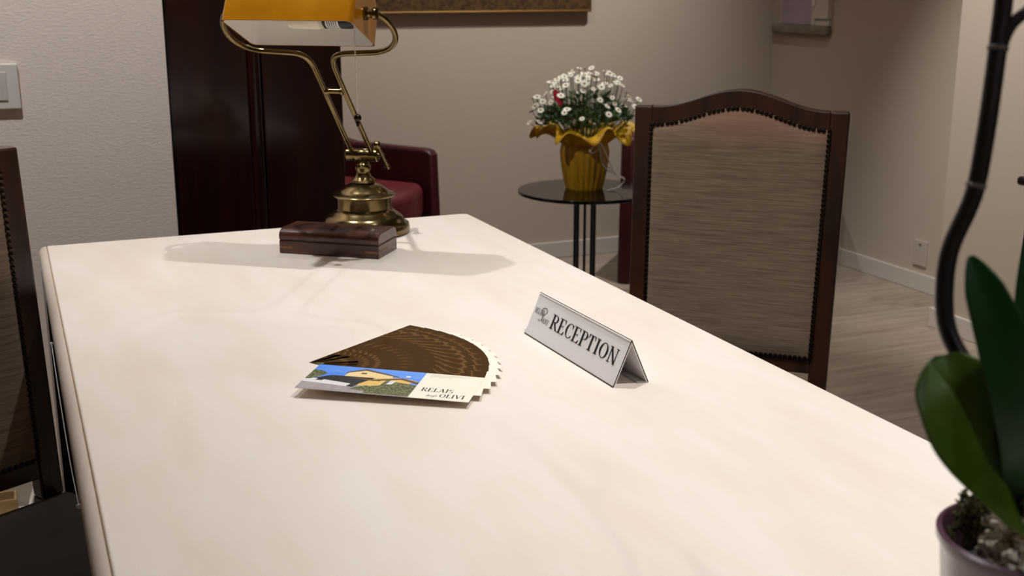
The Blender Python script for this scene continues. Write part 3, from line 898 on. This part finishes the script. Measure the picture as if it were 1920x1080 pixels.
blade('leaf', 'leaf_dark', oo([(.524, .468, .912), (.496, .440, .960), (.482, .428, 1.007), (.478, .432, 1.047), (.474, .440, 1.076), (.480, .452, 1.115)]),
      [.010, .018, .024, .0235, .018, .010, .001], (-.42, -.45, .18), .22)
blade('leaf', 'leaf_orchid', oo([(.520, .446, .905), (.545, .420, .955), (.585, .385, .985), (.625, .350, .975)]), [.009, .020, .024, .018, .002], (-.1, -.1, .9), .25)
st = [(.500, .460, .912), (.455, .432, .985), (.4365, .430, 1.019), (.432, .441, 1.032), (.428, .451, 1.047), (.4275, .456, 1.064), (.432, .460, 1.088), (.442, .458, 1.116), (.447, .459, 1.146), (.454, .464, 1.182), (.459, .468, 1.216), (.462, .471, 1.273), (.460, .473, 1.33)]
cl = spline(oo(st), 6)
MB().tube(cl, [.0046] * (len(cl) - 10) + [.0046 - .0002 * i for i in range(10)], 16).build('flower_stem', 'stem', orch, True)
MB().tube(spline(oo([(.454, .4635, 1.182), (.459, .462, 1.198), (.468, .458, 1.208), (.481, .452, 1.226), (.494, .446, 1.262)]), 5), .0030, 12).build('side_stem', 'stem', orch, True)
for bx_, r_ in (((.494, .446, 1.266), .007), ((.461, .474, 1.337), .009), ((.466, .466, 1.306), .006)):
    MB().ball(Vector(bx_) - OC, r_, 14, 10, sc3=(.8, .8, 1.15)).build('flower_bud', 'leaf_orchid', orch, True)
def ring_at(i, name='stem_node', tiltv=0):
    a = cl[i]; d = (cl[i + 1] - cl[i - 1]).normalized()
    MB().lathe([(.0047, -.0012), (.0052, -.0006), (.0053, .0004), (.0047, .0010)], 20, mtx=along(a, a + d), cap=False).build(name, 'node', orch, True)
for i in (19, 43, 55): ring_at(i)
# lichen and moss dressing
def clump(name, m, c, rx, ry, rz_, cnt, r0, r1, seed):
    rnd = random.Random(seed); mb = MB()
    for i in range(cnt):
        a = rnd.uniform(0, 2 * PI); q = math.sqrt(rnd.random()); h_ = rnd.uniform(.2, 1)
        x, yy = c[0] + rx * q * math.cos(a), c[1] + ry * q * math.sin(a)
        z = c[2] + rz_ * math.sqrt(max(0, 1 - q * q)) * h_
        base = Vector((x, yy, z))
        d = Vector((rnd.gauss(0, .7), rnd.gauss(0, .7), rnd.uniform(.1, 1.2))).normalized()
        r_ = rnd.uniform(r0, r1)
        for b in range(3):
            e_ = base + (d + Vector((rnd.gauss(0, .6), rnd.gauss(0, .6), rnd.gauss(0, .4)))).normalized() * r_ * 3.2
            mb.tube([base, (base + e_) / 2 + Vector((rnd.gauss(0, r_ * .4), rnd.gauss(0, r_ * .4), rnd.gauss(0, r_ * .4))), e_], [r_ * .7, r_ * .75, r_ * .5], 5)
    o = mb.build(name, m, orch, True, angle=80)
    return tag(o, kind='stuff')
tag(clump('lichen', 'lichen', (-.014, -.011, .136), .025, .026, .052, 620, .0013, .0026, 3), 'pale curly lichen on the pot')
tag(clump('moss', 'moss', (-.028, .017, .142), .013, .014, .042, 420, .0006, .0012, 5), 'dark green moss at the pot rim')

# ------------------------------------------------------------------ mahogany cabinet beside the left wall
cab = tag(empty('mahogany_cabinet', (.56, WLY + .2, 0)), 'tall glossy dark mahogany cabinet at the end of the plaster wall', 'cabinet')
MB().box((-.208, -.155, 0), (.208, .215, 2.2)).build('cabinet_body', 'mahog', cab, bevel=.003)
MB().box((-.208, -.180, .06), (-.022, -.157, 2.18)).build('cabinet_door', 'mahog', cab, bevel=.003)
MB().box((.012, -.180, .06), (.208, -.157, 2.18)).build('cabinet_door', 'mahog', cab, bevel=.003)
MB().lathe([(.0165, .06), (.0165, 2.18)], 24, c=(-.005, -.172, 0)).build('centre_post', 'mahog', cab, True)

# wall switch unit
sw = tag(empty('wall_switch', (-.045, WLY, .993)), 'white rectangular wall switch unit on the textured plaster wall', 'switch')
MB().box((-.077, -.012, -.050), (.075, 0, .050)).build('switch_plate', 'plastic', sw, bevel=.003)
MB().box((-.060, -.0145, -.030), (.050, -.012, .032)).build('rocker', 'plastic2', sw, bevel=.0015)
# low socket on the right wall
M['socket'] = mat('socket_plastic', (180, 164, 150), 0.4)
so = tag(empty('wall_socket', (X1, 3.726, .153)), 'pale wall socket plate above the skirting of the right wall', 'socket')
MB().box((-.008, -.038, -.052), (0, .038, .052)).build('socket_plate', 'socket', so, bevel=.002)
MB().lathe([(.001, 0), (.005, 0), (.005, .001), (.001, .001)], 16, mtx=along(Vector((-.0081, 0, .034)), Vector((-1, 0, .034)))).build('socket_hole', 'black', so)

# ------------------------------------------------------------------ picture on the back wall
pic = tag(empty('framed_picture', (1.68, Y1, 1.087)), 'brown gilt picture frame hanging on the back wall', 'picture')
PX0, PX1, PH = -.70, .70, .92
def rail(a, b, nm): return MB().box(a, b).build(nm, 'gilt', pic, bevel=.006, seg=2)
rail((PX0, -.040, 0), (PX1, 0, .075), 'frame_rail')
rail((PX0, -.040, PH - .075), (PX1, 0, PH), 'frame_rail')
rail((PX0, -.040, .0755), (PX0 + .075, 0, PH - .0755), 'frame_rail')
rail((PX1 - .075, -.040, .0755), (PX1, 0, PH - .0755), 'frame_rail')
MB().tube([(PX0 + .01, -.040, .006), (PX1 - .01, -.040, .006)], .004, 10).build('gilt_fillet', 'gilt_line', pic, True)
MB().box((PX0 + .06, -.020, .06), (PX1 - .06, -.004, PH - .06)).build('canvas', 'canvas', pic)

# ------------------------------------------------------------------ red leather tub armchairs
def armchair(front_arm, az_deg, side, label):
    """front_arm: floor point of the visible arm's front edge; side=+1: that arm lies on the sitter's left."""
    a = R(az_deg); fw = Vector((math.sin(a), math.cos(a), 0)); lf = Vector((-fw.y, fw.x, 0))   # lf = sitter's left
    Wc, Dp, th = .66, .62, .055
    o0 = Vector(front_arm) - lf * (side * (Wc / 2 - th / 2)) - fw * (Dp / 2)
    rz = math.atan2(-fw.x, fw.y) + PI          # local -y faces forward
    e = tag(empty('leather_armchair', o0, rz), label, 'armchair', 'red leather armchairs')
    def arm(s):
        prof = [(-Dp / 2, 0), (-Dp / 2 + .055, 0), (-Dp / 2 + .045, .10), (Dp / 2 - .06, .10), (Dp / 2 - .05, 0), (Dp / 2, 0), (Dp / 2, .665), (Dp / 2 - .10, .645), (Dp / 2 - .24, .618), (-Dp / 2 + .06, .612), (-Dp / 2 + .035, .606), (-Dp / 2 + .022, .590)]
        x0_, x1_ = s * (Wc / 2 - th), s * Wc / 2
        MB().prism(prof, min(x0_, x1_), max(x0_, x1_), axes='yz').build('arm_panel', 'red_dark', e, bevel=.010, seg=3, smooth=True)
    arm(-1); arm(1)
    MB().prism([(Dp / 2 - .05, .12), (Dp / 2, .12), (Dp / 2 + .03, .655), (Dp / 2 - .02, .665)], -Wc / 2 + th + .001, Wc / 2 - th - .001, axes='yz').build('backrest', 'red', e, bevel=.015, seg=3, smooth=True)
    wi = Wc / 2 - th - .004
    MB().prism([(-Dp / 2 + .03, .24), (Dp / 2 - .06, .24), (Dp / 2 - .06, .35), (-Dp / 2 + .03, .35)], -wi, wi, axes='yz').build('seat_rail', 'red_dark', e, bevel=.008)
    cp = [(-wi, Dp / 2 - .06), (-wi, -Dp / 2 + .05)]
    for i in range(1, 12):
        t = i / 12.0
        cp.append((-wi + 2 * wi * t, -Dp / 2 + .05 - .075 * math.sin(PI * t)))
    cp += [(wi, -Dp / 2 + .05), (wi, Dp / 2 - .06)]
    MB().prism(cp, .352, .490).build('seat_cushion', 'red', e, bevel=.035, seg=5, smooth=True, angle=50)
    return e
armchair((1.465, 4.20, 0), 142, 1, 'dark red leather armchair between the cabinet and the back wall')
armchair((2.285, 4.27, 0), 222, -1, 'dark red leather armchair half hidden behind the velvet chair')

# ------------------------------------------------------------------ glass side table
SC = Vector((1.868, 3.79, 0)); SZ = .50
stb = tag(empty('side_table', SC), 'round smoked glass side table on a cluster of black rods', 'side table')
MB().lathe([(.004, SZ - .012), (.237, SZ - .012), (.240, SZ - .010), (.240, SZ - .002), (.238, SZ), (.004, SZ)], 96).build('glass_top', 'smoke', stb, True)
for i in range(8):
    a = 2 * PI * i / 8 - R(26.3)
    MB().lathe([(.0050, .015), (.0050, SZ - .012)], 12, c=(.035 * math.cos(a), .035 * math.sin(a), 0)).build('rod', 'steel_black', stb, True)
MB().lathe([(.004, 0), (.150, 0), (.152, .003), (.150, .014), (.004, .016)], 64).build('foot_plate', 'steel_black', stb, True)

# ------------------------------------------------------------------ potted daisies in yellow wrap
PC = Vector((1.880, 3.824, SZ))
rt = Vector((.9225, -.3859, 0)); tc_ = Vector((-.441, -.897, 0)).normalized()
dz = tag(empty('potted_daisies', PC), 'potted white daisies in yellow paper wrap with white ribbon', 'potted plant')
def wavy(prof, n, amp, freq, ph=0.0):
    mb = MB(); vs = []; fs = []
    for j, (r, z, a_) in enumerate(prof):
        for i in range(n):
            t = 2 * PI * i / n
            rr = r + a_ * amp * math.sin(freq * t + .6 * math.sin(3 * t) + ph)
            vs.append((rr * math.cos(t), rr * math.sin(t), z))
    for j in range(len(prof) - 1):
        for i in range(n):
            i2 = (i + 1) % n
            fs.append((j * n + i, j * n + i2, (j + 1) * n + i2, (j + 1) * n + i))
    fs.append(tuple(range(n - 1, -1, -1)))
    return mb.add(vs, fs)
wavy([(.064, 0, .3), (.070, .02, .6), (.077, .06, 1), (.083, .10, 1), (.086, .13, .9), (.083, .150, .8), (.079, .163, .6)], 180, .0030, 23).build('pot_wrap', 'wrap_y', dz, True, angle=60)
# ruffled collar of stiff paper
mb = MB(); vs = []; fs = []
n, mrow = 200, 10
rnd = random.Random(11)
ph_ = [rnd.uniform(0, 6.28) for _ in range(4)]
for j in range(mrow):
    t = j / (mrow - 1)
    for i in range(n):
        a = 2 * PI * i / n
        wv = math.sin(9 * a + ph_[0] + .9 * math.sin(2 * a)) * .8 + math.sin(5 * a + ph_[1]) * .35; wc_ = math.cos(9 * a + ph_[0] + .9 * math.sin(2 * a)) + .5 * math.sin(16 * a + ph_[2])
        r = .076 + .100 * t ** .85 + .010 * t * math.sin(4 * a + ph_[3]) + .016 * t * wc_
        z = .156 + .062 * math.sin(min(t * 1.9, 1.9)) + .026 * t * wv - .012 * t ** 4 * (1 + wc_)
        vs.append((r * math.cos(a), r * math.sin(a), z))
for j in range(mrow - 1):
    for i in range(n):
        i2 = (i + 1) % n
        fs.append((j * n + i, j * n + i2, (j + 1) * n + i2, (j + 1) * n + i))
o = mb.add(vs, fs).build('paper_ruffle', 'paper_y', dz, True, angle=80)
md = o.modifiers.new('thickness', 'SOLIDIFY'); md.thickness = .0012
# ribbon
def rp(dx, dzv, out): return rt * dx + tc_ * out + Vector((0, 0, dzv))
rb = MB()
rb.tube(spline([rp(.045, .178, .100), (rp(.030, .164, .112)), rp(.018, .148, .114), rp(.026, .140, .110), rp(.044, .150, .104), rp(.050, .176, .100)], 6), .0055, 8, flat=.35)
rb.tube(spline([rp(.048, .180, .100), rp(.060, .166, .104), rp(.078, .128, .100), (rp(.092, .095, .096)), rp(.108, .062, .086), rp(.134, .048, .068), rp(.142, .036, .056), rp(.118, .010, .054), rp(.080, .0020, .066)], 6), .0052, 8, flat=.35)
rb.tube(spline([rp(.046, .176, .100), rp(.052, .148, .106), rp(.060, .108, .104), rp(.080, .080, .100), rp(.108, .064, .088)], 6), .0042, 8, flat=.35)
rb.tube(spline([rp(.047, .178, .101), rp(.058, .140, .106), rp(.074, .100, .102), rp(.104, .068, .090)], 6), .0034, 8, flat=.35)
rb.build('ribbon_bow', 'ribbon', dz, True)
# foliage
rnd = random.Random(4)
fo = MB()
for i in range(1500):
    a = rnd.uniform(0, 2 * PI); q = math.sqrt(rnd.random())
    r = .155 * q
    hmax = .19 + .135 * math.sqrt(max(0, 1 - q * q))
    z = rnd.uniform(.20 + .055 * q, hmax + .02)
    if z > .26 and rnd.random() < .45: continue
    c = Vector((r * math.cos(a), r * math.sin(a), z))
    d = Vector((math.cos(a) * .7 + rnd.gauss(0, .6), math.sin(a) * .7 + rnd.gauss(0, .6), rnd.uniform(-.1, 1.2))).normalized()
    s = d.cross(Vector((rnd.gauss(0, 1), rnd.gauss(0, 1), rnd.gauss(0, 1)))).normalized()
    L_ = rnd.uniform(.018, .034); w_ = L_ * .20
    fo.add([c, c + d * L_ * .5 + s * w_, c + d * L_, c + d * L_ * .5 - s * w_], [(0, 1, 2, 3)])
tag(fo.build('foliage', 'foliage', dz), kind='stuff')
# daisies: one mesh shared
fm_ = MB()
for k_ in range(11):
    a = 2 * PI * k_ / 11
    c, s = math.cos(a), math.sin(a)
    def q_(r, w, z): return (r * c - w * s, r * s + w * c, z)
    fm_.add([q_(.0035, -.0012, .0), q_(.0095, -.0029, .0012), q_(.0140, -.0016, .0002), q_(.0140, .0016, .0002), q_(.0095, .0029, .0012), q_(.0035, .0012, .0)], [(0, 1, 2, 3, 4, 5)], 0)
fm_.ball((0, 0, .0006), .0046, 8, 5, 1, (1, 1, .6))
flower0 = None
stems = MB()
spots = []
for i in range(400):
    a = rnd.uniform(0, 2 * PI); q = math.sqrt(rnd.random())
    r = .195 * q
    z = .255 + .150 * math.sqrt(max(0, 1 - (q * .93) ** 2)) + rnd.gauss(0, .012)
    if q > .8: z -= rnd.uniform(0, .06)
    p_ = Vector((r * math.cos(a), r * math.sin(a), z))
    if all((p_ - s_).length > .022 for s_ in spots): spots.append(p_)
    if len(spots) >= 104: break
spots.append(rt * -.195 + tc_ * .02 + Vector((0, 0, .235)))
spots.append(rt * -.070 + tc_ * .155 + Vector((0, 0, .285)))
for p_ in spots:
    rootp = Vector((p_.x * .45, p_.y * .45, .18))
    mid_ = (rootp + p_) / 2 + Vector((p_.x * .12, p_.y * .12, .0))
    stems.tube([rootp, mid_, p_ - Vector((0, 0, .001))], .0011, 4)
    if flower0 is None:
        flower0 = fm_.build('daisy', ['petal', 'eye'], dz); f_ = flower0
    else:
        f_ = flower0.copy(); col.objects.link(f_); f_.parent = dz
    d = Vector((p_.x * 2.2 + rnd.gauss(0, .25), p_.y * 2.2 + rnd.gauss(0, .25), .75))
    d += tc_ * .35
    f_.location = p_
    f_.rotation_mode = 'QUATERNION'
    f_.rotation_quaternion = Vector((0, 0, 1)).rotation_difference(d.normalized())
    s_ = rnd.uniform(.62, 1.05); f_.scale = (s_, s_, s_)
tag(stems.build('flower_stems', 'foliage', dz), kind='stuff')
# pink petal-shaped pick
b0 = rt * -.088 + tc_ * .120 + Vector((0, 0, .0))
pk = [(0, .300), (.012, .310), (.010, .330), (-.006, .352), (-.020, .362), (-.022, .345), (-.014, .322)]
vs = [b0 + rt * x_ + Vector((0, 0, z_)) for x_, z_ in pk] + [b0 + rt * x_ + Vector((0, 0, z_)) + tc_ * -.003 for x_, z_ in pk]
k_ = len(pk)
MB().add(vs, [tuple(range(k_)), tuple(range(2 * k_ - 1, k_ - 1, -1))] + [(i, (i + 1) % k_, k_ + (i + 1) % k_, k_ + i) for i in range(k_)]).build('pink_pick', 'pink', dz)
MB().tube([b0 + Vector((0, 0, .302)), b0 * .7 + Vector((0, 0, .20))], .001, 5).build('pick_stick', 'foliage', dz)

# ------------------------------------------------------------------ dark carved console at the right picture edge
cn = tag(empty('carved_console', (2.835, 2.14, 0)), 'dark carved wooden console cut by the right picture edge', 'console')
MB().box((-.165, -.42, .08), (.165, .42, .625)).build('console_body', 'dark_cab', cn, bevel=.004)
MB().box((-.175, -.43, .625), (.170, .43, .652)).build('console_moulding', 'dark_cab', cn, bevel=.010, seg=3)
MB().box((-.190, -.445, .652), (.178, .445, .678)).build('console_top', 'dark_cab', cn, bevel=.010, seg=3)
for sx in (-1, 1):
    for sy in (-1, 1):
        MB().lathe([(.012, 0), (.022, .012), (.016, .04), (.026, .08)], 16, c=(sx * .135, sy * .38, 0)).build('foot', 'dark_cab', cn, True)

# ------------------------------------------------------------------ low board and wooden tray by the left wall, seen under the left chair back
bd_ = tag(empty('floor_board', (-.35, 2.76, 0)), 'low cream board on the floor beyond the left chair', 'board')
MB().box((-.40, -.10, 0), (.318, .115, .012)).build('board_panel', 'cream_board', bd_, bevel=.003)
MB().box((.318, -.10, 0), (.326, .115, .016)).build('board_edge', 'trim_white', bd_, bevel=.002)
tr_ = tag(empty('wooden_tray', (-.30, 2.83, .012)), 'small pale wooden tray on the cream board behind the left chair', 'tray')
MB().box((-.20, -.030, .0), (.235, .030, .008)).build('tray_bottom', 'pine', tr_)
for yy in (-.030, .024):
    MB().box((-.20, yy, .008), (.235, yy + .006, .050)).build('tray_side', 'pine', tr_, bevel=.001)
for xx in (-.20, .229):
    MB().box((xx, -.024, .008), (xx + .006, .024, .050)).build('tray_end', 'pine', tr_, bevel=.001)
wc = tag(MB().tube(spline([(-.045, 2.815, .015), (-.035, 2.85, .035), (-.020, 2.875, .075), (-.012, 2.882, .13), (-.010, 2.883, .20)], 6), .004, 8).build('white_cable', 'cord', None, True),
         'short white cable rising up the wall beyond the left chair', 'cable')
